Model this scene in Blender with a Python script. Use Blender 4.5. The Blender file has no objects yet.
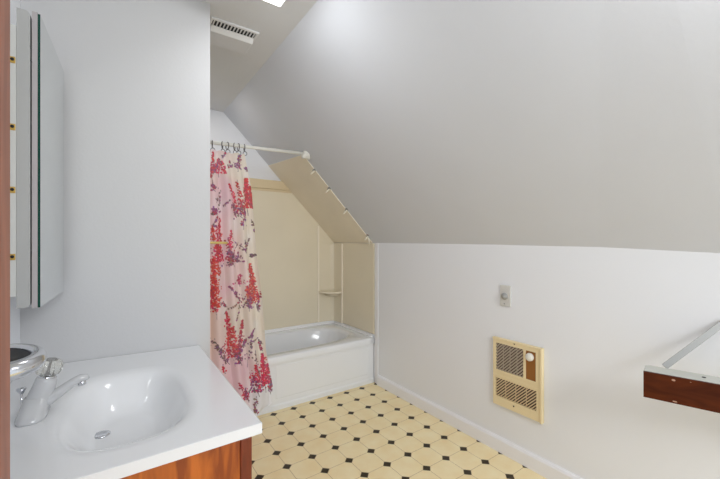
import bpy, bmesh, math, random
from mathutils import Vector, Matrix
import numpy as np
random.seed(7)
PI = math.pi
S = bpy.context.scene
COL = S.collection

# ------------------------------------------------------------------ camera
cam_d = bpy.data.cameras.new('camera')
cam = bpy.data.objects.new('camera', cam_d); COL.objects.link(cam)
cam.location = (0, 0, 1.30)
cam.rotation_euler = (PI/2, 0, -0.6253)
cam_d.sensor_width = 36; cam_d.lens = 354.71/720*36
cam_d.shift_x = -10.9/720; cam_d.shift_y = 1.2/720
cam_d.clip_start = 0.02
S.camera = cam

# ------------------------------------------------------------------ world, lights, exposure
w = bpy.data.worlds.new('world'); S.world = w; w.use_nodes = True
w.node_tree.nodes['Background'].inputs[0].default_value = (0.90, 0.95, 1.0, 1)
w.node_tree.nodes['Background'].inputs[1].default_value = 0.93

def area(name, loc, target, size, energy, color, sy=None):
    d = bpy.data.lights.new(name, 'AREA'); d.energy = energy; d.color = color
    d.shape = 'RECTANGLE'; d.size = size; d.size_y = sy or size
    o = bpy.data.objects.new(name, d); COL.objects.link(o); o.location = loc
    o.rotation_euler = (Vector(target)-Vector(loc)).to_track_quat('-Z', 'Y').to_euler()
    return o
cool = (0.95, 0.975, 1.0)
area('rear_fill', (0.6, -2.0, 2.2), (0.9, 2.5, 0.3), 1.5, 40, cool, 0.6)  # added soft fill from behind the camera, evens out the room
area('camera_fill', (0.9, 0.1, 2.1), (1.3, 3, 0.8), 0.6, 2.2, cool, 0.4)  # added fill high beside the camera, aimed into the alcove
area('ceiling_lamp_light', (0.50, 1.43, 2.345), (1.9, 2.0, 0.5), 0.26, 2.8, cool)
area('alcove_fill', (0.48, 2.95, 2.40), (0.9, 2.9, 0.4), 0.15, 1.05, (1, 0.97, 0.93))  # unseen fill added behind the partition to brighten the alcove

S.view_settings.view_transform = 'Standard'
S.view_settings.look = 'None'
S.view_settings.gamma = 1
S.view_settings.use_curve_mapping = False
S.view_settings.exposure = 0.15

# ------------------------------------------------------------------ materials
def lin(c):
    return tuple(((v/255)/12.92 if v/255 <= 0.04045 else ((v/255+0.055)/1.055)**2.4) for v in c)
def mat(name, rgb, rough=0.5, metal=0.0, noise=0.0, nscale=6.0, bump=0.0, bscale=60.0, trans=0.0, coat=0.0, spec=0.5, ior=1.45):
    m = bpy.data.materials.new(name); m.use_nodes = True
    nt = m.node_tree; b = nt.nodes['Principled BSDF']
    c = lin(rgb)
    b.inputs['Base Color'].default_value = (*c, 1)
    b.inputs['Roughness'].default_value = rough
    b.inputs['Metallic'].default_value = metal
    b.inputs['Transmission Weight'].default_value = trans
    b.inputs['Coat Weight'].default_value = coat
    b.inputs['Specular IOR Level'].default_value = spec
    b.inputs['IOR'].default_value = ior
    tc = nt.nodes.new('ShaderNodeTexCoord')
    if noise:
        n = nt.nodes.new('ShaderNodeTexNoise'); n.inputs['Scale'].default_value = nscale; n.inputs['Detail'].default_value = 4
        nt.links.new(tc.outputs['Object'], n.inputs['Vector'])
        r = nt.nodes.new('ShaderNodeValToRGB')
        r.color_ramp.elements[0].position = 0.3; r.color_ramp.elements[1].position = 0.7
        r.color_ramp.elements[0].color = (*[v*(1-noise) for v in c], 1)
        r.color_ramp.elements[1].color = (*[min(1, v*(1+noise)) for v in c], 1)
        nt.links.new(n.outputs['Fac'], r.inputs['Fac']); nt.links.new(r.outputs['Color'], b.inputs['Base Color'])
    if bump:
        n = nt.nodes.new('ShaderNodeTexNoise'); n.inputs['Scale'].default_value = bscale; n.inputs['Detail'].default_value = 3
        nt.links.new(tc.outputs['Object'], n.inputs['Vector'])
        bp = nt.nodes.new('ShaderNodeBump'); bp.inputs['Strength'].default_value = bump; bp.inputs['Distance'].default_value = 0.01
        nt.links.new(n.outputs['Fac'], bp.inputs['Height']); nt.links.new(bp.outputs['Normal'], b.inputs['Normal'])
    return m

def wood(name, dark, light, scale=1.0, rough=0.3, axis='Z'):
    m = bpy.data.materials.new(name); m.use_nodes = True
    nt = m.node_tree; b = nt.nodes['Principled BSDF']; b.inputs['Roughness'].default_value = rough
    tc = nt.nodes.new('ShaderNodeTexCoord'); mp = nt.nodes.new('ShaderNodeMapping')
    sc = [14*scale]*3; sc['XYZ'.index(axis)] = 1.6*scale
    mp.inputs['Scale'].default_value = sc
    n = nt.nodes.new('ShaderNodeTexNoise'); n.inputs['Scale'].default_value = 1.6; n.inputs['Detail'].default_value = 6
    n.inputs['Distortion'].default_value = 1.2
    r = nt.nodes.new('ShaderNodeValToRGB')
    r.color_ramp.elements[0].position = 0.36; r.color_ramp.elements[1].position = 0.66
    r.color_ramp.elements[0].color = (*lin(dark), 1); r.color_ramp.elements[1].color = (*lin(light), 1)
    nt.links.new(tc.outputs['Object'], mp.inputs['Vector']); nt.links.new(mp.outputs['Vector'], n.inputs['Vector'])
    nt.links.new(n.outputs['Fac'], r.inputs['Fac']); nt.links.new(r.outputs['Color'], b.inputs['Base Color'])
    return m

def floor_mat():
    m = bpy.data.materials.new('octagon_vinyl'); m.use_nodes = True
    nt = m.node_tree; N = nt.nodes; L = nt.links; b = N['Principled BSDF']
    tc = N.new('ShaderNodeTexCoord'); sx = N.new('ShaderNodeSeparateXYZ'); L.new(tc.outputs['Object'], sx.inputs[0])
    def M(op, a, bb=None, c=None):
        n = N.new('ShaderNodeMath'); n.operation = op
        for i, v in enumerate((a, bb, c)):
            if v is None: continue
            if isinstance(v, (int, float)): n.inputs[i].default_value = v
            else: L.new(v, n.inputs[i])
        return n.outputs[0]
    T = 0.16030
    def cell(o, off):      # signed distance (in tiles) to the nearest grid line
        t = M('DIVIDE', M('SUBTRACT', o, off), T)
        return M('ABSOLUTE', M('SUBTRACT', M('FRACT', M('ADD', t, 0.5)), 0.5))
    ax = cell(sx.outputs['X'], 1.7654); ay = cell(sx.outputs['Y'], 2.4191)
    s = M('ADD', ax, ay)
    dot = M('LESS_THAN', s, 0.172)
    dline = M('LESS_THAN', M('ABSOLUTE', M('SUBTRACT', s, 0.18)), 0.012)
    gl = M('LESS_THAN', M('MINIMUM', ax, ay), 0.0075)
    grout = M('MAXIMUM', M('MULTIPLY', gl, M('GREATER_THAN', s, 0.17)), dline)
    n = N.new('ShaderNodeTexNoise'); n.inputs['Scale'].default_value = 9; n.inputs['Detail'].default_value = 5
    L.new(tc.outputs['Object'], n.inputs['Vector'])
    r = N.new('ShaderNodeValToRGB'); r.color_ramp.elements[0].position = 0.32; r.color_ramp.elements[1].position = 0.68
    r.color_ramp.elements[0].color = (*lin((250, 228, 178)), 1); r.color_ramp.elements[1].color = (*lin((255, 239, 196)), 1)
    L.new(n.outputs['Fac'], r.inputs['Fac'])
    def mix(f, a, bcol):
        x = N.new('ShaderNodeMix'); x.data_type = 'RGBA'; L.new(f, x.inputs[0])
        if isinstance(a, tuple): x.inputs[6].default_value = (*a, 1)
        else: L.new(a, x.inputs[6])
        x.inputs[7].default_value = (*bcol, 1); return x.outputs[2]
    c1 = mix(grout, r.outputs['Color'], lin((190, 164, 122)))
    c2 = mix(dot, c1, lin((52, 44, 28)))
    L.new(c2, b.inputs['Base Color'])
    b.inputs['Roughness'].default_value = 0.42
    b.inputs['Specular IOR Level'].default_value = 0.3
    return m

M_wall = mat('white_wall_paint', (240, 242, 246), 0.7, bump=0.05, bscale=90)
M_partition = mat('light_offset_wall_paint', (202, 202, 203), 0.7, bump=0.05, bscale=90)  # same paint as the walls, greyed to offset strong light on the partition
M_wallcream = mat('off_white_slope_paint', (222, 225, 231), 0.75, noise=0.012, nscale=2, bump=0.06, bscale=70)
M_ceil = mat('ceiling_paint', (224, 225, 226), 0.8, bump=0.08, bscale=50)
M_trim = mat('white_gloss_trim', (244, 244, 247), 0.3)
M_tub = mat('white_enamel', (238, 240, 242), 0.12, coat=0.3)
M_counter = mat('cultured_marble', (234, 235, 237), 0.13, noise=0.006, nscale=3, coat=0.2)
M_sur = mat('beige_surround', (236, 226, 202), 0.34, noise=0.03, nscale=2.0)
M_surtop = mat('beige_surround_ledge', (226, 208, 172), 0.34, noise=0.03, nscale=2.0)
M_surtrim = mat('cream_joint_trim', (252, 243, 224), 0.4)
M_chrome = mat('chrome', (215, 217, 222), 0.12, 1.0)
M_steel = mat('grey_metal', (150, 150, 147), 0.45, 0.3)
M_ring = mat('dark_ring_metal', (95, 92, 92), 0.3, 0.8)
M_black = mat('black_plastic', (14, 14, 16), 0.35)
M_mirror = mat('mirror_silver', (222, 226, 226), 0.05, 1.0)
M_green = mat('mirror_glass_edge', (16, 66, 56), 0.1)
M_back = mat('mirror_backing_board', (176, 170, 172), 0.5)
M_cabw = mat('cabinet_white_enamel', (205, 206, 203), 0.4)
M_cabg = mat('cabinet_grey_enamel', (176, 177, 176), 0.35)
M_brass = mat('brass', (205, 170, 90), 0.3, 0.8)
M_heat = mat('tan_enamel', (240, 222, 180), 0.4)
M_heatd = mat('dark_grille_recess', (84, 58, 50), 0.6)
M_heatp = mat('brown_control_plate', (150, 98, 48), 0.4)
M_white = mat('white_plastic', (240, 238, 230), 0.3)
M_grey = mat('grey_plastic', (165, 165, 162), 0.4)
M_boardt = mat('grey_white_paint', (196, 196, 188), 0.5, noise=0.04, nscale=20)
M_boardd = wood('dark_brown_stain', (66, 24, 4), (88, 38, 10), 1, 0.5, 'Y')
M_boardd.node_tree.nodes['Principled BSDF'].inputs['Specular IOR Level'].default_value = .15
M_chip = mat('bare_chipped_wood', (190, 150, 125), 0.7)
M_doorwood = wood('reddish_brown_wood', (138, 82, 58), (166, 104, 78), 1.2, 0.45)
M_oak = wood('orange_oak', (140, 62, 14), (196, 104, 34), 1.3, 0.3)
M_oakd = wood('dark_red_stile_wood', (92, 34, 14), (122, 48, 20), 1.5, 0.3)
M_fixf = mat('white_lamp_frame', (235, 235, 235), 0.4)
M_clip = mat('cream_clip', (240, 232, 212), 0.4)
M_floor = floor_mat()
M_faucet = mat('white_faucet_enamel', (200, 201, 203), 0.15, coat=0.5)
M_acry = mat('clear_acrylic', (245, 245, 240), 0.1, trans=0.75, ior=1.45)
M_lamp = bpy.data.materials.new('lit_diffuser'); M_lamp.use_nodes = True
_b = M_lamp.node_tree.nodes['Principled BSDF']
_b.inputs['Base Color'].default_value = (.9, .9, .9, 1)
_b.inputs['Emission Color'].default_value = (1, .985, .96, 1); _b.inputs['Emission Strength'].default_value = 2.0

# ------------------------------------------------------------------ mesh helpers
def obj(name, bm, m, parent=None, smooth=False, bevel=0.0, seg=2):
    bmesh.ops.recalc_face_normals(bm, faces=bm.faces[:])
    me = bpy.data.meshes.new(name); bm.to_mesh(me); bm.free()
    o = bpy.data.objects.new(name, me); COL.objects.link(o)
    for mm in (m if isinstance(m, (list, tuple)) else [m]): me.materials.append(mm)
    if parent is not None:
        o.parent = parent
        if parent.type == 'EMPTY': o.matrix_parent_inverse = Matrix.Translation(-parent.location)
    if smooth:
        for p in me.polygons: p.use_smooth = True
    if bevel:
        md = o.modifiers.new('bevel', 'BEVEL'); md.width = bevel; md.segments = seg; md.limit_method = 'ANGLE'
    return o
def thing(name, label, cat, loc=(0, 0, 0), group=None):
    o = bpy.data.objects.new(name, None); COL.objects.link(o); o.location = loc; o.empty_display_size = 0.05
    return tag(o, label, cat, group)
def tag(o, label, cat, group=None):
    o['label'] = label; o['category'] = cat
    if group: o['group'] = group
    return o
def struct(name, bm, m, label=None, **k):
    o = obj(name, bm, m, **k); o['kind'] = 'structure'
    if label: o['label'] = label
    return o
def box(bm, lo, hi, mi=0):
    vs = [bm.verts.new((x, y, z)) for x in (lo[0], hi[0]) for y in (lo[1], hi[1]) for z in (lo[2], hi[2])]
    for q in ((0, 1, 3, 2), (4, 6, 7, 5), (0, 4, 5, 1), (2, 3, 7, 6), (0, 2, 6, 4), (1, 5, 7, 3)):
        f = bm.faces.new([vs[i] for i in q]); f.material_index = mi
    return vs
def bx(lo, hi):
    bm = bmesh.new(); box(bm, lo, hi); return bm
def prism(bm, poly, axis, a, b, mi=0):
    """poly: 2D points in the two other axes (in xyz order), extruded along axis from a to b"""
    def P(p, t):
        l = list(p); l.insert('xyz'.index(axis), t); return l
    A = [bm.verts.new(P(p, a)) for p in poly]; B = [bm.verts.new(P(p, b)) for p in poly]
    n = len(poly)
    fs = [bm.faces.new(A), bm.faces.new(B[::-1])]
    for i in range(n): fs.append(bm.faces.new((A[i], B[i], B[(i+1) % n], A[(i+1) % n])))
    for f in fs: f.material_index = mi
def frame_of(d):
    d = Vector(d).normalized(); u = Vector((0, 0, 1)) if abs(d.z) < .9 else Vector((1, 0, 0))
    a = d.cross(u).normalized(); return a, d.cross(a)
def tube(bm, pts, rads, n=16, caps=True, flat=1.0):
    pts = [Vector(p) for p in pts]
    if isinstance(rads, (int, float)): rads = [rads]*len(pts)
    rings = []; a0 = None
    for i, p in enumerate(pts):
        d = (pts[min(i+1, len(pts)-1)] - pts[max(i-1, 0)]).normalized()
        if a0 is None: a, b = frame_of(d)
        else:
            a = (a0 - d*a0.dot(d)).normalized(); b = d.cross(a)
        a0 = a
        rings.append([bm.verts.new(p + (a*math.cos(t)+b*math.sin(t)*flat)*rads[i]) for t in [2*PI*k/n for k in range(n)]])
    for r0, r1 in zip(rings, rings[1:]):
        for k in range(n): bm.faces.new((r0[k], r0[(k+1) % n], r1[(k+1) % n], r1[k]))
    if caps:
        bm.faces.new(rings[0][::-1]); bm.faces.new(rings[-1])
def loft(bm, loops, close_top=False, close_bottom=False):
    R = [[bm.verts.new(p) for p in l] for l in loops]; n = len(R[0])
    for a, b in zip(R, R[1:]):
        for k in range(n): bm.faces.new((a[k], a[(k+1) % n], b[(k+1) % n], b[k]))
    if close_top: bm.faces.new(R[-1])
    if close_bottom: bm.faces.new(R[0][::-1])
def torus(bm, c, axis, R, r, n=48, m=16, arc=2*PI, start=0):
    a, b = frame_of(axis); ax = Vector(axis).normalized(); c = Vector(c)
    full = abs(arc-2*PI) < 1e-6; cnt = n if full else n+1
    rings = []
    for i in range(cnt):
        t = start+arc*i/n; d = a*math.cos(t)+b*math.sin(t)
        rings.append([bm.verts.new(c+d*(R+r*math.cos(s))+ax*r*math.sin(s)) for s in [2*PI*k/m for k in range(m)]])
    for i in range(n):
        r0, r1 = rings[i], rings[(i+1) % cnt]
        for k in range(m): bm.faces.new((r0[k], r0[(k+1) % m], r1[(k+1) % m], r1[k]))
    if not full: bm.faces.new(rings[0][::-1]); bm.faces.new(rings[-1])
def lathe(bm, c, axis, prof, n=32):
    """prof: (radius, height along axis)"""
    a, b = frame_of(axis); ax = Vector(axis).normalized(); c = Vector(c)
    rs = [[bm.verts.new(c+ax*h+(a*math.cos(t)+b*math.sin(t))*max(r, 1e-4)) for t in [2*PI*k/n for k in range(n)]] for r, h in prof]
    for r0, r1 in zip(rs, rs[1:]):
        for k in range(n): bm.faces.new((r0[k], r0[(k+1) % n], r1[(k+1) % n], r1[k]))
    bm.faces.new(rs[0][::-1]); bm.faces.new(rs[-1])

# ------------------------------------------------------------------ setting
KX = 1.932            # knee wall face
KZ = 1.28             # knee wall height
CX, CZ = 0.79, 2.455  # crease between slope and flat ceiling
BY = 3.36             # alcove back wall
LX = -0.30            # left wall face
Y0 = -1.0
def slope_z(x): return KZ + (KX-x)*(CZ-KZ)/(KX-CX)
struct('floor', bx((LX-.12, Y0, -.06), (KX+.1, BY+.1, 0)), M_floor, 'cream octagon vinyl floor with small dark brown diamond dots')
struct('wall_right', bx((KX, Y0, 0), (KX+.1, BY+.1, KZ)), M_wall)
struct('wall_back', bx((0.2, BY, 0), (KX+.1, BY+.1, CZ)), M_wall)
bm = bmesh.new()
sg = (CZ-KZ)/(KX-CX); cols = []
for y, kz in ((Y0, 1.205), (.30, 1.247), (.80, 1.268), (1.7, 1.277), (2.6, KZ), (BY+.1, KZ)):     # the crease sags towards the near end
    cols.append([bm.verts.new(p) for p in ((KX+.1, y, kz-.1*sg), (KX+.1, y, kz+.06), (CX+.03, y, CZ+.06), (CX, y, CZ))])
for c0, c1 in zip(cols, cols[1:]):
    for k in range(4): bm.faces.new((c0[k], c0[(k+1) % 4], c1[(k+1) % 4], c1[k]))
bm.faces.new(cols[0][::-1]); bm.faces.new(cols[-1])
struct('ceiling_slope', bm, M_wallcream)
struct('ceiling', bx((LX-.12, Y0, CZ), (CX, BY+.1, CZ+.06)), M_ceil)
struct('wall_left', bx((LX-.1, Y0, 0), (LX, 1.99, CZ)), M_wall)
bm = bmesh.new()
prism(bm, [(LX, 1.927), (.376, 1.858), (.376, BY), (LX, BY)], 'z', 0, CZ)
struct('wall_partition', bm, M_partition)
# baseboard along the knee wall, with eased top
bm = bmesh.new()
prism(bm, [(KX, 0), (KX-.018, 0), (KX-.018, .074), (KX-.011, .086), (KX, .090)], 'y', Y0, 2.56)
struct('baseboard_right', bm, M_trim)
struct('trim_1', bx((KX-.006, 2.56, 0), (KX, 2.607, KZ)), M_trim, bevel=.002)
# near door jamb
bm = bx((LX, .60, 0), (-.111, .655, 2.05))
door = struct('door_1', bm, M_doorwood, 'reddish brown wooden door edge at far left', bevel=.003)
bm = bmesh.new()
lathe(bm, (-.148, .6, .968), (0, -1, 0), [(.024, 0), (.026, .004), (.02, .008), (.011, .012), (.011, .03), (.022, .036), (.026, .046), (.022, .058), (.008, .062)])
k = obj('door_knob', bm, M_chrome, door, smooth=True); k['label'] = 'chrome door knob'

# ------------------------------------------------------------------ bathtub
TX0, TX1, TY0, TY1, TZ = .392, KX-.004, 2.61, BY-.012, .415
tub = thing('bathtub', 'white enamel bathtub in the alcove under the sloped ceiling', 'bathtub', ((TX0+TX1)/2, (TY0+TY1)/2, 0))
def selp(cx, cy, a, b, n, z, N=96, dx=0):
    out = []
    for k in range(N):
        t = 2*PI*k/N; c, s = math.cos(t), math.sin(t)
        out.append((cx+dx+a*abs(c)**(2/n)*(1 if c >= 0 else -1), cy+b*abs(s)**(2/n)*(1 if s >= 0 else -1), z))
    return out
def rectl(x0, x1, y0, y1, z, N=96, r=0.012):
    cx, cy, a, b = (x0+x1)/2, (y0+y1)/2, (x1-x0)/2, (y1-y0)/2
    out = []
    for k in range(N):
        t = 2*PI*k/N; c, s = math.cos(t), math.sin(t)
        m = max(abs(c), abs(s)); out.append((cx+a*c/m, cy+b*s/m, z))
    return out
bm = bmesh.new()
cx, cy = (TX0+TX1)/2-.01, (TY0+TY1)/2+.01
A, B = (TX1-TX0)/2, (TY1-TY0)/2
loft(bm, [rectl(TX0, TX1, TY0, TY1, TZ-.05), rectl(TX0, TX1, TY0, TY1, TZ-.012), rectl(TX0+.002, TX1-.002, TY0+.003, TY1-.002, TZ-.004),
          rectl(TX0+.01, TX1-.01, TY0+.012, TY1-.008, TZ),
          selp(cx, cy, A-.085, B-.07, 3.4, TZ+.002), selp(cx, cy, A-.10, B-.082, 3.2, TZ-.006), selp(cx, cy, A-.112, B-.092, 3.1, TZ-.03),
          selp(cx, cy, A-.14, B-.11, 3.0, TZ-.14), selp(cx, cy, A-.18, B-.135, 2.9, TZ-.28),
          selp(cx, cy, A-.24, B-.18, 2.8, TZ-.335), selp(cx, cy, A-.36, B-.26, 2.6, TZ-.35)], close_top=True)
obj('basin', bm, M_tub, tub, smooth=True)
# raised lip against the walls
bm = bmesh.new()
box(bm, (TX0, TY1-.012, TZ-.01), (TX1, TY1+.006, TZ+.028)); box(bm, (TX1-.014, TY0+.03, TZ-.01), (TX1, TY1, TZ+.024))
obj('wall_lip', bm, mat('white_caulked_lip', (250, 250, 250), .5), tub, bevel=.005)
# apron: frame round a shallow recessed panel with a kick strip below
bm = bmesh.new()
ay = TY0+.012
prism(bm, [(ay, 0), (ay, .035), (ay+.006, .045), (ay+.008, .09), (ay+.008, TZ-.055), (TY0+.001, TZ-.05), (TY0+.03, TZ-.05), (TY0+.03, 0)], 'x', TX0, TX1)
obj('apron', bm, M_tub, tub, bevel=.004)
bm = bmesh.new()
box(bm, (1.0, ay+.0055, .085), (TX1-.05, ay+.014, TZ-.075))
obj('apron_panel', bm, M_tub, tub, bevel=.008, seg=3)

# ------------------------------------------------------------------ surround
sur = thing('tub_surround', 'beige plastic wall surround standing on the bathtub rim', 'tub surround', (1.2, BY-.02, TZ+.03))
z0 = TZ+.029
def under(x): return min(1.775, slope_z(x)-.004)
bm = bmesh.new()
xa = .38; xb = KX-.012
xt = KX-(1.775-KZ)*(KX-CX)/(CZ-KZ)
prism(bm, [(xa, z0), (xb, z0), (xb, slope_z(xb)-.012), (xt-.004, 1.775), (xa, 1.775)], 'y', BY-.014, BY-.001)
obj('back_panel', bm, M_sur, sur)
bm = bmesh.new()
xt2 = KX-(1.885-KZ)*(KX-CX)/(CZ-KZ)
prism(bm, [(xa, 1.80), (xt-.03, 1.80), (xt2-.006, 1.885), (xa, 1.885)], 'y', BY-.022, BY-.001)
prism(bm, [(xa, 1.775), (xt-.006, 1.775), (xt-.03, 1.80), (xa, 1.80)], 'y', BY-.014, BY-.001)
p = obj('top_ledge', bm, M_surtop, sur, bevel=.003); p['label'] = 'darker beige top band of the surround'
obj('end_panel', bx((KX-.012, TY0+.005, z0), (KX-.001, BY-.016, KZ-.004)), M_sur, sur, bevel=.002)
# corner unit: slightly chamfered column between two joint trims
bm = bmesh.new()
X1, Y1 = KX-.012, BY-.014
prism(bm, [(X1-.175, Y1), (X1-.05, Y1-.012), (X1-.018, Y1-.03), (X1-.012, Y1-.05), (X1, Y1-.175), (X1, Y1)], 'z', z0, KZ-.02)
obj('corner_panel', bm, M_sur, sur)
def cap_strip(x0, x1, y0, y1, z1):
    return bx((x0, y0, z0), (x1, y1, z1))
obj('joint_trim', cap_strip(1.722, 1.742, Y1-.012, Y1, 1.455), M_surtrim, sur, bevel=.004)
obj('joint_trim', cap_strip(X1-.012, X1, 3.155, 3.178, KZ-.012), M_surtrim, sur, bevel=.004)
bm = bmesh.new()
pts = [(X1, Y1)]+[(X1-.19*math.cos(t), Y1-.19*math.sin(t)) for t in [PI/2*k/14 for k in range(15)]]
prism(bm, pts, 'z', .752, .772)
pts = [(X1, Y1)]+[(X1-.11*math.cos(t), Y1-.11*math.sin(t)) for t in [PI/2*k/14 for k in range(15)]]
prism(bm, pts, 'z', .720, .752)
obj('corner_shelf', bm, M_sur, sur, bevel=.003)

# tan sheet lining the slope inside the alcove
def on_slope(x, y, off=0):
    n = Vector((-(CZ-KZ), 0, -(KX-CX))).normalized()
    return Vector((x, y, slope_z(x)))+n*off
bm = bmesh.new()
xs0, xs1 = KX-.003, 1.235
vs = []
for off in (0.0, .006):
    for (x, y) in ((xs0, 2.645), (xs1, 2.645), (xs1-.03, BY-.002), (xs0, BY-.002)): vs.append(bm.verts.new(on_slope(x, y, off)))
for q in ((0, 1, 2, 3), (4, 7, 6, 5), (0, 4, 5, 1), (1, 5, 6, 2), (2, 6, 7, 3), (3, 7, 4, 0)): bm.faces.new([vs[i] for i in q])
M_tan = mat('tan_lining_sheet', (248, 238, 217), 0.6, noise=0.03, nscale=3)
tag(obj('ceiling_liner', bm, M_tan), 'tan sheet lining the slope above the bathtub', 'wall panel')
# clips along the sheet's edge
nrm = Vector((-(CZ-KZ), 0, -(KX-CX))).normalized()
along = Vector((KX-CX, 0, -(CZ-KZ))).normalized()      # down the slope
clip_labels = ['cream clip on the slope nearest the curtain rod flange', 'second cream clip down from the curtain rod flange',
               'third cream clip down the slope, above the lowest one', 'lowest cream clip on the slope with a loose hanging tail']
for i, (x, y) in enumerate(((1.345, 2.655), (1.482, 2.65), (1.648, 2.635), (1.868, 2.628))):
    base = on_slope(x, y, 0)
    t = thing('liner_clip', clip_labels[i], 'clip', base, 'clips on the slope')
    bm = bmesh.new()
    d = (nrm*.6+Vector((-.35, -.25, -.25))).normalized()
    tube(bm, [base+nrm*.004, base+nrm*.012+d*.01, base+nrm*.014+d*.04, base+nrm*.014+d*.052], [.009, .012, .0085, .004], n=10, flat=.6)
    obj('clip_body', bm, M_clip, t, smooth=True)
    bm = bmesh.new()
    lathe(bm, base-along*.006, nrm, [(.015, 0), (.015, .004), (.009, .008)], n=14)
    tube(bm, [base-along*.012+nrm*.004, base-along*.008+nrm*.022], .004, n=8)
    q = obj('clip_screw', bm, M_steel, t); q['label'] = 'grey screw plate'
    if i == 3:
        bm = bmesh.new()
        tube(bm, [base+nrm*.016, base+Vector((.002, -.01, -.045)), base+Vector((-.002, -.014, -.09))], [.007, .008, .002], n=8)
        obj('hanging_tail', bm, M_clip, t, smooth=True)

# ------------------------------------------------------------------ curtain rod, rings, curtain
RZ0, RZ1 = 1.965, 1.992
rod = thing('curtain_rod', 'white shower curtain rod crossing the alcove above the tub', 'curtain rod', (.38, 2.6, RZ0))
bm = bmesh.new(); tube(bm, [(.378, 2.60, RZ0), (1.215, 2.60, RZ1)], .0125, n=20)
obj('pole', bm, M_white, rod, smooth=True)
bm = bmesh.new()
fc = on_slope(1.245, 2.60, .001)
lathe(bm, fc, Vector((-1, 0, -.25)).lerp(nrm, .6), [(.042, 0), (.042, .004), (.030, .014), (.017, .03), (.015, .045)], n=28)
obj('flange', bm, M_white, rod, smooth=True)
bm = bmesh.new(); lathe(bm, (.377, 2.60, RZ0), (1, 0, 0), [(.034, 0), (.034, .004), (.017, .02)], n=24)
obj('flange', bm, M_white, rod, smooth=True)

CXL = .382
ringx = [.43, .54, .605, .638, .686, .713, .755]
def rz(x): return RZ0+(RZ1-RZ0)*(x-.38)/(.84)
ring_labels = ['ring hidden close to the partition', 'dark wire curtain ring beside the partition wall edge', 'dark wire curtain ring at left of a close pair on the rod',
               'dark wire curtain ring at right of a close pair on the rod', 'dark wire curtain ring left of the last two rings',
               'dark wire curtain ring next to the rightmost one', 'rightmost dark wire curtain ring at the free curtain edge']
for i, x in enumerate(ringx[1:], 1):
    z = rz(x)
    t = thing('curtain_ring', ring_labels[i], 'curtain ring', (x, 2.60, z), 'wire rings on the shower curtain rod')
    bm = bmesh.new()
    tilt = random.uniform(-.5, .5)
    torus(bm, (x, 2.600, z-.009), (math.cos(tilt), math.sin(tilt), 0), .0245, .0028, n=28, m=8)
    obj('wire_loop', bm, M_ring, t, smooth=True)
    bm = bmesh.new()
    torus(bm, (x+.002, 2.592, z-.052), (math.sin(tilt), math.cos(tilt), .2), .014, .0024, n=20, m=8)
    obj('lower_hook', bm, M_ring, t, smooth=True)

# curtain cloth with painted flower sprays (a printed pattern, stored as vertex colour)
NU, NV = 210, 600
ztop, zbot = 1.918, .035
def right_edge(z):
    P = [(1.918, .748), (1.66, .797), (1.23, .826), (.87, .869), (.50, .899), (.23, .952), (.10, .944), (.035, .90)]
    for (za, xa_), (zb, xb_) in zip(P, P[1:]):
        if z >= zb: return xa_+(xb_-xa_)*(za-z)/(za-zb)
    return P[-1][1]
us = np.linspace(0, 1, NU); vs_ = np.linspace(0, 1, NV)
X = np.zeros((NV, NU)); Y = np.zeros((NV, NU)); Z = np.zeros((NV, NU))
for j, v in enumerate(vs_):
    z = ztop+(zbot-ztop)*v
    re = right_edge(z)
    k = min(1, v*1.6)
    amp = .010+.010*min(1, v*3)
    ph = 2*PI*(us*4.5+.10*math.sin(3*v+.4))
    wob = .35*np.sin(2*PI*us*1.3+2.5*v)
    fold = np.sin(ph+wob)+.35*np.sin(2*ph+1+1.4*v)
    pinch = 1-.25*math.exp(-((z-1.285)/.10)**2)*(us < .65)
    X[j] = CXL+(re-CXL)*us+.010*np.cos(ph)*np.minimum(1, (1-us)*6)*np.minimum(1, us*8)
    Y[j] = 2.574-.012*k+amp*fold*pinch*.9-.006*v
    Z[j] = z-.012*v*(us-.5)
    if v < .03: Z[j] += -.012*(1-np.abs(np.cos(2*PI*us*3.5)))*(1-v/.03)
    if v > .97: Z[j] += .05*np.clip(us-.8, 0, 1)/.2*(v-.97)/.03
C = np.zeros((NV, NU, 3))
pink = np.array([250, 213, 220.]); cream = np.array([243, 233, 216.]); white = np.array([246, 243, 246.]); peach = np.array([240, 208, 180.]); mauve = np.array([234, 190, 208.])
def sm(a, lo, hi): return np.clip((a-lo)/(hi-lo), 0, 1)
base = pink[None, None, :]*np.ones((NV, NU, 1))
def blend(b, col, m): return b*(1-m[..., None])+col*m[..., None]
XF = X-(np.vectorize(right_edge)(Z))      # distance from the free edge
base = blend(base, cream, sm(XF, -.20, -.06)*sm(Z, .2, .5)*(.9))
base = blend(base, peach, .8*sm(-X, -.60, -.50)*sm(-Z, -1.35, -1.0)*sm(Z, .3, .6))
base = blend(base, cream, .75*sm(-np.hypot(X-.68, (Z-.72)*.6), -.16, -.05))
base = blend(base, cream, .55*sm(-np.hypot(X-.56, (Z-1.80)), -.15, -.05))
base = blend(base, mauve, .6*sm(-np.hypot(X-.64, (Z-1.60)*.6), -.10, -.03))
base = blend(base, mauve, .5*sm(-np.hypot(X-.60, (Z-1.10)*.5), -.10, -.03))
base = blend(base, white, .95*sm(-Z, -.42, -.16)*sm(X, .72, .84))
rnd = np.random.RandomState(11)
for _ in range(46):        # soft pink and cream wash blotches of the print
    bx_, bz_, br_ = rnd.uniform(.38, .92), rnd.uniform(.05, 1.9), rnd.uniform(.03, .07)
    base = blend(base, (cream, mauve, white, pink)[rnd.randint(4)], .38*sm(-np.hypot(X-bx_, (Z-bz_)*.6), -br_, -br_*.3))
base = blend(base, np.array([250, 250, 254.]), .9*sm(-Z, -.45, -.22)*sm(X, .74, .84))
C[:] = base
dx = (0.45)/NU
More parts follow.
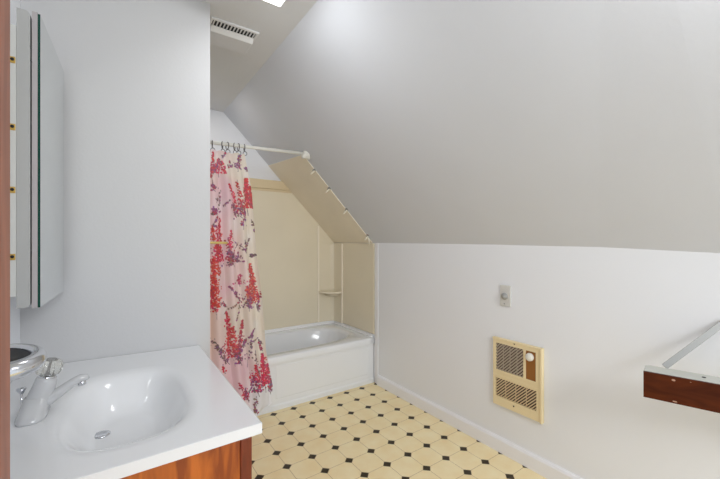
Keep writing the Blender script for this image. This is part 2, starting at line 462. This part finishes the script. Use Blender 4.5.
def dot(x, z, r, col, a=1.0):
    j = int((ztop-z)/(ztop-zbot)*(NV-1)); re = right_edge(z); i = int((x-CXL)/(re-CXL)*(NU-1))
    rj = int(r/((ztop-zbot)/NV))+2; ri = int(r/dx)+2
    j0, j1, i0, i1 = max(0, j-rj), min(NV, j+rj+1), max(0, i-ri), min(NU, i+ri+1)
    if j0 >= j1 or i0 >= i1: return
    m = ((X[j0:j1, i0:i1]-x)**2+(Z[j0:j1, i0:i1]-z)**2 < r*r)*a
    C[j0:j1, i0:i1] = C[j0:j1, i0:i1]*(1-m[..., None])+np.array(col, float)*m[..., None]
def PX(px, py):       # pattern place on the hanging cloth (metres) from study coordinates
    t = (px-370.9)/354.71; rx, ry = .5853+.8108*t, .8108-.5853*t
    d = 2.56/ry; return rx*d, 1.3-(py-240.7)/354.71*d
RED = (214, 30, 52); CRIM = (176, 28, 74); PUR = (146, 70, 130); ORG = (222, 74, 62); HOT = (230, 40, 92); DK = (112, 74, 88)
def spray(p0, p1, wpx, n, cols, stem=True, r=(.004, .0075)):
    (x0, z0_), (x1, z1_) = PX(*p0), PX(*p1); wd = wpx*.007
    dirv = np.array([x1-x0, z1_-z0_]); nv = np.array([-dirv[1], dirv[0]])/(np.linalg.norm(dirv)+1e-9)
    if stem:
        for s in np.linspace(-.25, 1, 90): dot(x0+dirv[0]*s+nv[0]*.006*math.sin(4*s), z0_+dirv[1]*s+nv[1]*.006*math.sin(4*s), .0022, DK, .7)
    for k in range(n):
        s = rnd.rand()**1.15; off = rnd.normal(0, .45)*wd*(1-s*.85)
        c = cols[rnd.randint(len(cols))]; c = [min(255, max(0, q+rnd.randint(-22, 22))) for q in c]
        dot(x0+dirv[0]*s+nv[0]*off, z0_+dirv[1]*s+nv[1]*off, rnd.uniform(*r), c, .92)
R_ = [RED, RED, CRIM, HOT]; P_ = [PUR, CRIM, DK, PUR]; O_ = [RED, ORG, ORG, RED]
spray((219, 173), (220, 158), 10, 190, R_); spray((212, 178), (213, 152), 4, 60, [CRIM, RED]); spray((214, 172), (226, 152), 4, 40, P_)
spray((238, 168), (241, 154), 6, 60, P_); spray((233, 167), (230, 160), 5, 30, P_); spray((247, 170), (250, 167), 5, 22, P_)
spray((240, 210), (229, 184), 5, 110, R_); spray((248, 208), (247, 178), 8, 240, R_); spray((252, 204), (250, 186), 5, 90, [RED, CRIM]); spray((243, 214), (237, 180), 4, 70, [CRIM, RED])
spray((240, 216), (233, 204), 9, 110, P_); spray((243, 226), (246, 212), 4, 30, P_); spray((214, 190), (212, 183), 4, 20, P_); spray((216, 214), (213, 207), 7, 45, P_); spray((213, 226), (221, 210), 3, 16, P_)
spray((218, 242), (220, 218), 5, 110, R_); spray((213, 240), (212, 226), 4, 40, O_); spray((220, 262), (217, 244), 12, 260, R_); spray((229, 252), (231, 230), 5, 80, [CRIM, HOT, (206, 84, 120)])
spray((233, 264), (229, 250), 10, 120, P_); spray((240, 262), (239, 252), 5, 50, P_); spray((251, 256), (256, 255), 4, 20, [DK]); spray((246, 247), (244, 240), 2, 8, [DK, ORG])
spray((215, 307), (213, 258), 7, 330, O_); spray((219, 274), (217, 262), 3, 30, [ORG]); spray((212, 312), (212, 285), 5, 90, R_)
spray((256, 302), (250, 264), 8, 330, [RED, ORG, RED, CRIM]); spray((252, 300), (246, 286), 9, 110, [CRIM, ORG]); spray((240, 284), (241, 274), 7, 50, [CRIM, (214, 96, 130)])
spray((242, 302), (229, 286), 4, 50, P_); spray((248, 308), (249, 296), 9, 50, P_); spray((222, 303), (229, 308), 3, 22, P_); spray((259, 310), (259, 300), 3, 18, P_)
spray((233, 357), (227, 312), 8, 330, R_); spray((238, 352), (243, 320), 5, 130, [CRIM, CRIM, RED]); spray((240, 352), (254, 328), 3, 50, P_); spray((240, 362), (236, 348), 8, 70, P_); spray((231, 352), (231, 328), 8, 120, [ORG, RED])
spray((227, 362), (217, 348), 4, 40, [DK, PUR]); spray((213, 340), (218, 348), 3, 14, [DK]); spray((248, 360), (252, 330), 3, 24, [DK, PUR]); spray((262, 344), (258, 340), 3, 14, [DK])
spray((265, 385), (263, 354), 9, 300, [HOT, RED, HOT, CRIM]); spray((270, 388), (268, 364), 5, 90, [HOT, CRIM]); spray((255, 382), (255, 364), 8, 90, [RED, (214, 96, 130)]); spray((257, 392), (254, 376), 10, 120, P_+[HOT]); spray((271, 392), (272, 380), 4, 34, P_)
spray((247, 398), (238, 382), 4, 60, [CRIM, HOT]); spray((248, 400), (245, 388), 4, 40, [CRIM, PUR]); spray((262, 350), (259, 342), 3, 20, [CRIM]); spray((224, 372), (222, 366), 3, 18, [RED]); spray((256, 412), (254, 404), 3, 16, P_)
for (px_, py_), (qx, qy) in (((224, 206), (230, 200)), ((236, 242), (246, 252)), ((246, 250), (250, 238)), ((222, 196), (218, 208)), ((230, 262), (238, 244)), ((226, 312), (236, 304)),
                             ((246, 344), (258, 338)), ((214, 346), (222, 350)), ((222, 350), (226, 364)), ((240, 306), (236, 320)), ((256, 398), (254, 412)), ((217, 200), (222, 190)), ((253, 222), (255, 232)), ((258, 372), (254, 350))):
    spray((px_, py_), (qx, qy), 2.2, 12, [DK, (150, 110, 96), PUR])
Cl = C/255.; Cl = np.where(Cl <= .04045, Cl/12.92, ((Cl+.055)/1.055)**2.4)
me = bpy.data.meshes.new('shower_curtain')
verts = np.stack([X, Y, Z], -1).reshape(-1, 3)
idx = np.arange(NU*NV).reshape(NV, NU)
faces = np.stack([idx[:-1, :-1], idx[:-1, 1:], idx[1:, 1:], idx[1:, :-1]], -1).reshape(-1, 4)
me.from_pydata(verts.tolist(), [], faces.tolist())
at = me.color_attributes.new('print', 'FLOAT_COLOR', 'POINT')
at.data.foreach_set('color', np.concatenate([Cl.reshape(-1, 3), np.ones((NU*NV, 1))], 1).ravel().astype(np.float32))
for p in me.polygons: p.use_smooth = True
m = bpy.data.materials.new('printed_curtain_cloth'); m.use_nodes = True
nt = m.node_tree; b = nt.nodes['Principled BSDF']; b.inputs['Roughness'].default_value = .6
an = nt.nodes.new('ShaderNodeAttribute'); an.attribute_name = 'print'
nt.links.new(an.outputs['Color'], b.inputs['Base Color'])
tr = nt.nodes.new('ShaderNodeBsdfTranslucent'); nt.links.new(an.outputs['Color'], tr.inputs['Color'])
mx = nt.nodes.new('ShaderNodeMixShader'); mx.inputs[0].default_value = .2
nt.links.new(b.outputs[0], mx.inputs[1]); nt.links.new(tr.outputs[0], mx.inputs[2])
tp = nt.nodes.new('ShaderNodeBsdfTransparent'); m2 = nt.nodes.new('ShaderNodeMixShader'); m2.inputs[0].default_value = .13
nt.links.new(mx.outputs[0], m2.inputs[1]); nt.links.new(tp.outputs[0], m2.inputs[2])
nt.links.new(m2.outputs[0], nt.nodes['Material Output'].inputs['Surface'])
me.materials.append(m)
cur = thing('shower_curtain', 'pink and cream shower curtain printed with red flower sprays, hanging from rod', 'shower curtain', (.6, 2.56, zbot))
cl = bpy.data.objects.new('curtain_cloth', me); COL.objects.link(cl); cl.parent = cur; cl.matrix_parent_inverse = Matrix.Translation(-cur.location)
bm = bmesh.new()
tube(bm, [(.385, 2.532, 1.292), (.46, 2.526, 1.288), (.54, 2.524, 1.287), (.60, 2.530, 1.286), (.622, 2.546, 1.285)], .008, n=10)
q = obj('tie_band', bm, mat('gold_braid', (222, 196, 120), .5), cur, smooth=True); q['label'] = 'thin gold tie band round the left part'

# ------------------------------------------------------------------ vanity
van = thing('vanity_cabinet', 'orange-brown oak vanity cabinet under the white countertop', 'cabinet', (0, 1.41, 0))
obj('side_panel', bx((LX+.004, .985, .0), (.274, 1.001, .765)), M_oak, van)
bm = bmesh.new(); prism(bm, [(.30, .99), (.30, 1.86), (.285, 1.86), (.285, .99)], 'z', .08, .765)
obj('face_frame', bm, M_oakd, van)
obj('corner_stile', bx((.274, .979, 0), (.3055, 1.006, .765)), M_oakd, van, bevel=.004)
obj('toe_kick', bx((.22, 1.0, 0), (.23, 1.85, .09)), M_oakd, van)
for ya, yb in ((1.03, 1.42), (1.44, 1.83)):
    d = obj('cabinet_door', bx((.3, ya, .14), (.318, yb, .72)), M_oak, van, bevel=.004)
    bm = bmesh.new(); yk = yb-.04 if ya < 1.2 else ya+.04
    lathe(bm, (.318, yk, .6), (1, 0, 0), [(.006, 0), (.006, .012), (.014, .018), (.012, .026), (.003, .03)], n=16)
    kn = obj('cabinet_knob', bm, M_brass, d, smooth=True)

# countertop with integral basin: one moulded sheet
NX, NY = 130, 190
TOPZ = .80
bm = bmesh.new()
def yback(x): return 1.858+(.376-x)*(.069/.676)-.0015
grid = []
bcx, bcy, ba, bb = .034, 1.352, .168, .292
def bowl(x, y):
    u, v = (x-bcx)/ba, (y-bcy)/bb
    if u > 0 : u *= 1.0
    q = (abs(u)**2.9+abs(v)**2.9)**(1/2.9)
    if q >= 1.10: return 0
    if q > .98: 
        t = (1.10-q)/.12; return -.004*t*t
    t = (1-q)/1.0
    s = min(1, t/.62); s = s*s*(3-2*s)
    return -.004-.108*(1-(1-s)**1.5)
for i in range(NX+1):
    x = LX+.001+(.328-LX-.001)*i/NX; row = []
    for j in range(NY+1):
        y = .964+(yback(x)-.964)*j/NY
        row.append(bm.verts.new((x, y, TOPZ+bowl(x, y))))
    grid.append(row)
for i in range(NX):
    for j in range(NY): bm.faces.new((grid[i][j], grid[i+1][j], grid[i+1][j+1], grid[i][j+1]))
bottom = []
per = [grid[i][0] for i in range(NX+1)]+[grid[NX][j] for j in range(1, NY+1)]+[grid[i][NY] for i in range(NX-1, -1, -1)]+[grid[0][j] for j in range(NY-1, 0, -1)]
def inset(v, d):
    x, y = v.co.x, v.co.y
    return x, y
low = []
for rr, dz in ((0, .028),):
    low = [bm.verts.new((v.co.x, v.co.y, TOPZ-dz)) for v in per]
for k in range(len(per)):
    f = bm.faces.new((per[k], per[(k+1) % len(per)], low[(k+1) % len(per)], low[k]))
ct = obj('countertop', bm, M_counter, None, smooth=True)
# sharpen outer edge
me = ct.data
for e in me.edges:
    pass
ct.data.polygons.foreach_set('use_smooth', [abs(p.normal.z) > .02 for p in me.polygons])
tag(ct, 'glossy white countertop with moulded oval basin, on the oak vanity cabinet', 'countertop')
# drain
bm = bmesh.new(); lathe(bm, (-.035, 1.40, TOPZ-.1115), (0, 0, 1), [(.024, 0), (.024, .003), (.016, .004), (.012, .002), (.004, .002)], n=24)
q = obj('drain', bm, M_chrome, None, smooth=True); q.parent = ct; q['label'] = 'chrome drain ring'

# faucet
fx, fy = -.19, 1.40
fa = thing('faucet', 'white single-handle faucet with clear acrylic knob on the countertop', 'faucet', (fx, fy, TOPZ))
def rloop(cx, cy, a, b, z, n=3.0, N=40, tx=0): return [(x, y, z+tx*(x-cx)) for x, y, _ in selp(cx, cy, a, b, n, z, N)]
bm = bmesh.new()
loft(bm, [rloop(fx, fy, .034, .082, TOPZ+.0005, 3.2), rloop(fx, fy, .034, .082, TOPZ+.006, 3.2), rloop(fx+.001, fy, .031, .072, TOPZ+.018, 2.8),
          rloop(fx+.004, fy, .030, .040, TOPZ+.033, 2.4), rloop(fx+.008, fy, .028, .030, TOPZ+.05, 2.2)], True, True)
obj('base', bm, M_faucet, fa, smooth=True)
bm = bmesh.new()
tube(bm, [(fx+.004, fy, TOPZ+.012), (fx+.011, fy, TOPZ+.04), (fx+.022, fy, TOPZ+.072), (fx+.028, fy, TOPZ+.094), (fx+.030, fy, TOPZ+.101)], [.031, .030, .0265, .025, .022], n=28)
obj('body', bm, M_faucet, fa, smooth=True)
bm = bmesh.new()
tube(bm, [(fx+.012, fy, TOPZ+.028), (fx+.035, fy-.001, TOPZ+.036), (fx+.062, fy-.002, TOPZ+.054), (fx+.088, fy-.003, TOPZ+.072), (fx+.106, fy-.004, TOPZ+.081), (fx+.119, fy-.004, TOPZ+.080), (fx+.123, fy-.004, TOPZ+.075)],
     [.024, .021, .0175, .015, .0145, .0125, .006], n=24, flat=.8)
obj('spout', bm, M_faucet, fa, smooth=True)
bm = bmesh.new(); lathe(bm, (fx+.108, fy-.004, TOPZ+.070), (.12, 0, -1), [(.0095, -.004), (.0105, .004), (.0105, .010), (.008, .011)], n=20)
q = obj('aerator', bm, M_chrome, fa, smooth=True); q['label'] = 'small chrome aerator'
kc = Vector((fx+.029, fy, TOPZ+.102)); kax = Vector((.2, 0, 1)).normalized()
bm = bmesh.new(); lathe(bm, kc, kax, [(.020, -.006), (.021, 0), (.019, .004)], n=24)
q = obj('collar', bm, M_chrome, fa, smooth=True); q['label'] = 'thin chrome collar'
bm = bmesh.new()
rings = []
a, bvec = frame_of(kax)
prof = [(.018, .004), (.027, .010), (.033, .022), (.033, .034), (.027, .044), (.015, .051)]
n = 16
for r, h in prof:
    rings.append([bm.verts.new(kc+kax*h+(a*math.cos(2*PI*k/n)+bvec*math.sin(2*PI*k/n))*r*(1 if k % 2 else .90)) for k in range(n)])
for r0, r1 in zip(rings, rings[1:]):
    for k in range(n): bm.faces.new((r0[k], r0[(k+1) % n], r1[(k+1) % n], r1[k]))
bm.faces.new(rings[0][::-1]); bm.faces.new(rings[-1])
q = obj('handle_knob', bm, M_acry, fa); q['label'] = 'clear faceted acrylic knob'
bm = bmesh.new(); lathe(bm, kc, kax, [(.008, .003), (.009, .012), (.004, .020), (.004, .040), (.013, .044), (.013, .0505)], n=16)
obj('knob_core', bm, M_ring, q, smooth=True)
bm = bmesh.new(); tube(bm, [(fx-.025, fy+.01, TOPZ+.012), (fx-.027, fy+.01, TOPZ+.062)], .003, n=10)
lathe(bm, (fx-.027, fy+.01, TOPZ+.06), (0, 0, 1), [(.003, 0), (.006, .004), (.011, .014), (.010, .017), (.003, .018)], n=16)
q = obj('lift_rod', bm, M_chrome, fa, smooth=True); q['label'] = 'dark chrome pop-up rod'

# chrome ring holder on the left wall
hc = Vector((-.212, 1.167, 1.021))
hr = thing('ring_holder', 'thick chrome ring with black cup on left wall, above the countertop', 'holder', hc)
bm = bmesh.new()
rax = Vector((.10, -.22, .97)).normalized(); ra, rb = frame_of(rax); rr = []
for i in range(64):        # the rim is thick at the front and thin at the back
    t = 2*PI*i/64; d = ra*math.cos(t)+rb*math.sin(t)
    mr = .0065+.0150*(.5+.5*d.dot(Vector((.55, -.83, 0)).normalized()))
    rr.append([bm.verts.new(hc+d*(.078-mr+mr*math.cos(q_))+rax*mr*math.sin(q_)) for q_ in [2*PI*k/24 for k in range(24)]])
for i in range(64):
    for k in range(24): bm.faces.new((rr[i][k], rr[(i+1) % 64][k], rr[(i+1) % 64][(k+1) % 24], rr[i][(k+1) % 24]))
obj('chrome_ring', bm, M_chrome, hr, smooth=True)
bm = bmesh.new(); lathe(bm, hc, (.10, -.22, .97), [(.062, .001), (.058, -.010), (.045, -.016), (.01, -.017)][::-1], n=40)
q = obj('cup', bm, M_black, hr, smooth=True); q['label'] = 'black inner cup'
bm = bmesh.new(); box(bm, (LX+.0005, hc.y-.02, hc.z-.03), (LX+.008, hc.y+.02, hc.z+.02)); box(bm, (LX+.006, hc.y-.01, hc.z-.010), (hc.x-.068, hc.y+.01, hc.z+.004))
obj('bracket', bm, M_chrome, hr, bevel=.002)

# ------------------------------------------------------------------ medicine cabinet on the left wall
mc = thing('medicine_cabinet', 'white mirrored medicine cabinet on the left wall above the vanity', 'medicine cabinet', (LX, 1.64, 1.10))
YC = 1.43
bm = bmesh.new()
box(bm, (LX+.001, YC, 1.139), (-.231, 1.862, 1.922))
obj('cabinet_body', bm, M_cabw, mc)
# rounded inner door leaf
def rrect(z0, z1, x0, x1, r):
    P = [(x0, z0), (x0, z1)]
    P += [(x1-r+r*math.sin(t), z1-r+r*math.cos(t)) for t in [PI/2*k/8 for k in range(9)]]
    P += [(x1-r+r*math.cos(t), z0+r-r*math.sin(t)) for t in [PI/2*k/8 for k in range(9)]]
    return P
bm = bmesh.new(); prism(bm, rrect(1.104, 1.974, -.2305, -.2015, .013), 'y', YC, 1.862)
q = obj('front_frame', bm, M_cabg, mc); q['label'] = 'grey rounded front frame'
# mirror door: backing, glass edge, mirrored face; toed in slightly
def door_poly(o0, o1):
    p0 = Vector((-.198, YC)); p1 = Vector((-.182, 1.862)); d = (p1-p0).normalized(); nn = Vector((d.y, -d.x))
    return [tuple(p0+nn*o0), tuple(p1+nn*o0), tuple(p1+nn*o1), tuple(p0+nn*o1)]
bm = bmesh.new(); prism(bm, door_poly(0, .0125), 'z', 1.102, 1.976)
md = obj('mirror_door', bm, M_back, mc)
bm = bmesh.new(); prism(bm, door_poly(.0127, .0187), 'z', 1.102, 1.972)
q = obj('mirror_pane', bm, [M_green, M_mirror], md)
q['label'] = 'mirror pane with dark green glass edge'
for p in q.data.polygons:
    if p.normal.x > .8: p.material_index = 1
bm = bmesh.new()
bm.free()
for z in (1.85, 1.25): obj('latch_block', bx((-.2015, YC+.004, z-.02), (-.1975, YC+.04, z+.02)), M_black, mc)
for z in (1.82, 1.627, 1.446, 1.253):
    bm = bmesh.new()
    box(bm, (-.2445, YC-.003, z-.009), (-.2325, YC+.001, z+.009))
    h = obj('shelf_clip', bm, M_brass, mc, bevel=.001); h['label'] = 'small brass clip'
    bm = bmesh.new(); lathe(bm, (-.2385, YC-.003, z+.001), (0, -1, 0), [(.0045, 0), (.0045, .0015), (.002, .002)], n=12)
    obj('screw', bm, M_black, h)

# ------------------------------------------------------------------ wall heater
HY0, HY1, HZ0, HZ1 = 1.036, 1.345, .292, .700
ht = thing('wall_heater', 'tan wall heater with two slanted grilles and brown control plate', 'wall heater', (KX, (HY0+HY1)/2, HZ0))
bm = bmesh.new()
# face plate with two grille openings and a control opening, built from bars
hx0, hx1 = KX-.022, KX-.001
def yz(y0, y1, z0, z1, x0=hx0, x1=hx1): box(bm, (x0, y0, z0), (x1, y1, z1))
G1 = (1.145, 1.326, .508, .672); G2 = (1.066, 1.330, .345, .458); G3 = (1.070, 1.130, .508, .672)
yz(HY0, HY1, .672, HZ1); yz(HY0, HY1, HZ0, .345); yz(HY0, HY1, .458, .508)
yz(HY0, 1.066, .345, .458); yz(1.330, HY1, .345, .458)
yz(HY0, 1.070, .508, .672); yz(1.130, 1.145, .508, .672); yz(1.326, HY1, .508, .672)
bmesh.ops.remove_doubles(bm, verts=bm.verts[:], dist=1e-5)
obj('face_plate', bm, M_heat, ht)
bm = bmesh.new()
box(bm, (hx0-.006, HY0-.004, HZ0-.004), (KX-.001, HY0+.010, HZ1+.004)); box(bm, (hx0-.003, HY0, HZ1-.008), (hx1, HY1+.004, HZ1+.004))
obj('edge_rim', bm, M_heat, ht, bevel=.003)
obj('recess', bx((KX-.008, HY0+.02, HZ0+.03), (KX-.004, HY1-.01, HZ1-.015)), M_heatd, ht)
bm = bmesh.new(); box(bm, (hx0-.004, HY0+.012, .470), (hx0, HY1-.004, .476)); box(bm, (hx0-.003, HY0+.012, .494), (hx0, HY1-.004, .498))
obj('divider_rib', bm, M_heat, ht, bevel=.001)
def grille(G, pitch, wd, slope, mm):
    y0, y1, z0, z1 = G; bm = bmesh.new(); H_ = z1-z0
    # slanted bars clipped to the opening
    c = y0-abs(H_*slope)-pitch
    while c < y1+abs(H_*slope)+pitch:
        def clip(poly, f):
            out = []
            for i in range(len(poly)):
                a_, b_ = poly[i], poly[(i+1) % len(poly)]; fa_, fb_ = f(a_), f(b_)
                if fa_ >= 0: out.append(a_)
                if fa_*fb_ < 0:
                    t = fa_/(fa_-fb_); out.append((a_[0]+(b_[0]-a_[0])*t, a_[1]+(b_[1]-a_[1])*t))
            return out
        poly = [(c, z0), (c+wd, z0), (c+wd+H_*slope, z1), (c+H_*slope, z1)]
        poly = clip(poly, lambda p: p[0]-y0)
        if len(poly) > 2: poly = clip(poly, lambda p: y1-p[0])
        if len(poly) > 2: prism(bm, poly, 'x', KX-.019, KX-.013)
        c += pitch
    for k in range(1, 4):
        yy = y0+(y1-y0)*k/4; box(bm, (KX-.0125, yy-.002, z0), (KX-.010, yy+.002, z1))
    return obj('grille', bm, mm, ht)
M_gr = mat('tan_louver', (220, 198, 160), .4)
grille(G1, .019, .0105, -1.0, mat('grey_louver', (182, 168, 150), .4)); grille(G2, .018, .0085, -1.0, M_gr)
q = obj('control_plate', bx((KX-.018, 1.070, .508), (KX-.010, 1.130, .678)), M_heatp, ht); q['label'] = 'brown control plate'
bm = bmesh.new(); lathe(bm, (KX-.018, 1.104, .640), (-1, 0, 0), [(.022, 0), (.023, .004), (.021, .016), (.018, .019)], n=28)
kk = obj('thermostat_knob', bm, M_white, q, smooth=True); kk['label'] = 'round white knob'
for y, z in ((1.20, .691), (1.205, .322)):
    bm = bmesh.new(); lathe(bm, (hx0, y, z), (-1, 0, 0), [(.0045, 0), (.0045, .002), (.002, .003)], n=12); obj('screw', bm, M_heatd, ht)

# thermostat / timer switch
sw = thing('wall_switch', 'white switch plate with small grey dial above the wall heater', 'switch', (KX, 1.27, .9))
obj('plate', bx((KX-.010, 1.235, .902), (KX-.0005, 1.305, 1.030)), mat('grey_white_plate', (216, 215, 210), .35), sw, bevel=.003)
bm = bmesh.new(); lathe(bm, (KX-.010, 1.272, .962), (-1, 0, 0), [(.021, 0), (.020, .007), (.013, .009), (.011, .019), (.004, .021)], n=24)
q = obj('dial', bm, M_grey, sw, smooth=True); q['label'] = 'grey dial'
bm = bmesh.new(); lathe(bm, (KX-.010, 1.274, .917), (-1, 0, 0), [(.004, 0), (.004, .002), (.002, .0025)], n=10)
obj('screw', bm, M_steel, sw)

# ------------------------------------------------------------------ braced board on the knee wall
bd = thing('wall_board', 'dark brown board with grey top, braced out from the right wall', 'board', (1.70, .45, .70))
P0 = Vector((1.646, .492)); D = Vector((.273, -.962)).normalized(); Nn = Vector((.962, .273)).normalized()
def plan(l0, l1, n0, n1): return [tuple(P0+D*l0+Nn*n0), tuple(P0+D*l1+Nn*n0), tuple(P0+D*l1+Nn*n1), tuple(P0+D*l0+Nn*n1)]
bm = bmesh.new(); prism(bm, plan(0, .58, 0, .012), 'z', .700, .798)
face = obj('front_board', bm, M_boardd, bd, bevel=.0015); face['label'] = 'dark brown front face'
bm = bmesh.new()
tp = [P0+D*0+Nn*.0125, P0+D*.58+Nn*.0125, P0+D*.58+Nn*.095, P0+D*.02+Nn*.095, P0+D*.004+Nn*.08]
prism(bm, [tuple(p) for p in tp], 'z', .715, .800)
q = obj('back_rail', bm, M_boardt, bd, bevel=.002); q['label'] = 'grey painted rail behind the brown face'
bm = bmesh.new()
a0_ = Vector((1.778, .462, .797)); a1_ = Vector((KX-.003, .312, .985))
d_ = (a1_-a0_).normalized(); sd = d_.cross(Vector((1, .3, 0))).normalized()*.011; th = d_.cross(sd).normalized()*.0025
cs = [a0_+sd+th, a0_+sd-th, a0_-sd-th, a0_-sd+th]; ce = [p+(a1_-a0_) for p in cs]
V = [bm.verts.new(p) for p in cs+ce]
for f in ((0, 1, 2, 3), (7, 6, 5, 4), (0, 4, 5, 1), (1, 5, 6, 2), (2, 6, 7, 3), (3, 7, 4, 0)): bm.faces.new([V[i] for i in f])
q = obj('brace', bm, M_steel, bd); q['label'] = 'grey metal diagonal brace'
bm = bmesh.new(); pc = P0+D*.175+Nn*.055
lathe(bm, (pc.x, pc.y, .800), (0, 0, 1), [(.006, 0), (.006, .0015), (.003, .002)], n=12)
obj('screw', bm, M_black, bd)
for l, z, h in ((.088, .786, .010), (.092, .708, .012), (.135, .790, .004)):
    bm = bmesh.new(); c = P0+D*l-Nn*.0008
    lathe(bm, (c.x, c.y, z), (-Nn.x, -Nn.y, 0), [(h*.32, 0), (h*.28, .0006)], n=7)
    for v_ in bm.verts:
        v_.co = c.to_3d()*0+Vector((c.x, c.y, z))+(v_.co-Vector((c.x, c.y, z)))*Vector((1.0, 1.9, .7+.5*(l < .09)))
    q = obj('paint_chip', bm, M_chip, bd); q['label'] = 'pale chipped spot'

# ------------------------------------------------------------------ exhaust fan cover and ceiling lamp
vn = thing('exhaust_fan_cover', 'white slotted exhaust fan cover on the flat ceiling by the partition', 'vent', (.53, 2.08, CZ))
bm = bmesh.new()
vx0, vx1, vy0, vy1 = .402, .650, 1.955, 2.205
box(bm, (vx0, vy0, CZ-.010), (vx1, vy0+.016, CZ)); box(bm, (vx0, vy1-.016, CZ-.010), (vx1, vy1, CZ))
box(bm, (vx0, vy0+.016, CZ-.010), (vx0+.012, vy1-.016, CZ)); box(bm, (vx1-.012, vy0+.016, CZ-.010), (vx1, vy1-.016, CZ))
obj('frame', bm, M_fixf, vn, bevel=.002)
bm = bmesh.new()
box(bm, (vx0+.012, vy0+.085, CZ-.030), (vx1-.012, vy1-.018, CZ-.001))
obj('center_panel', bm, M_ceil, vn, bevel=.002)
bm = bmesh.new(); prism(bm, [(vy0+.060, CZ-.012), (vy0+.086, CZ-.032), (vy0+.088, CZ-.029), (vy0+.064, CZ-.008)], 'x', vx0+.012, vx1-.012)
obj('panel_lip', bm, M_fixf, vn)
obj('slot_recess', bx((vx0+.012, vy0+.017, CZ-.004), (vx1-.012, vy0+.094, CZ-.001)), M_black, vn)
bm = bmesh.new()
n = 12
for k in range(n+1):
    x = vx0+.020+(vx1-vx0-.040)*k/n
    box(bm, (x-.0030, vy0+.018, CZ-.009), (x+.0030, vy0+.062, CZ-.0045))
q = obj('louver', bm, M_fixf, vn); q['label'] = 'white bars between the dark slots'

lf = thing('ceiling_light', 'square white ceiling light, lit, at the top edge', 'ceiling light', (.46, 1.43, CZ))
bm = bmesh.new()
lx0, lx1, ly0, ly1 = .30, .625, 1.27, 1.585
box(bm, (lx0+.02, ly0+.02, CZ-.03), (lx1-.02, ly1-.02, CZ-.0005))
obj('mount', bm, M_fixf, lf)
bm = bmesh.new()
box(bm, (lx0, ly0, CZ-.072), (lx1, ly1, CZ-.031))
obj('diffuser', bm, M_lamp, lf, bevel=.008, seg=3)
bm = bmesh.new()
for a_, b_ in (((lx0-.006, ly0-.006), (lx1+.006, ly0-.0005)), ((lx0-.006, ly1+.0005), (lx1+.006, ly1+.006)), ((lx0-.006, ly0-.0005), (lx0-.0005, ly1+.0005)), ((lx1+.0005, ly0-.0005), (lx1+.006, ly1+.0005))):
    box(bm, (a_[0], a_[1], CZ-.05), (b_[0], b_[1], CZ-.028))
obj('rim', bm, M_grey, lf)
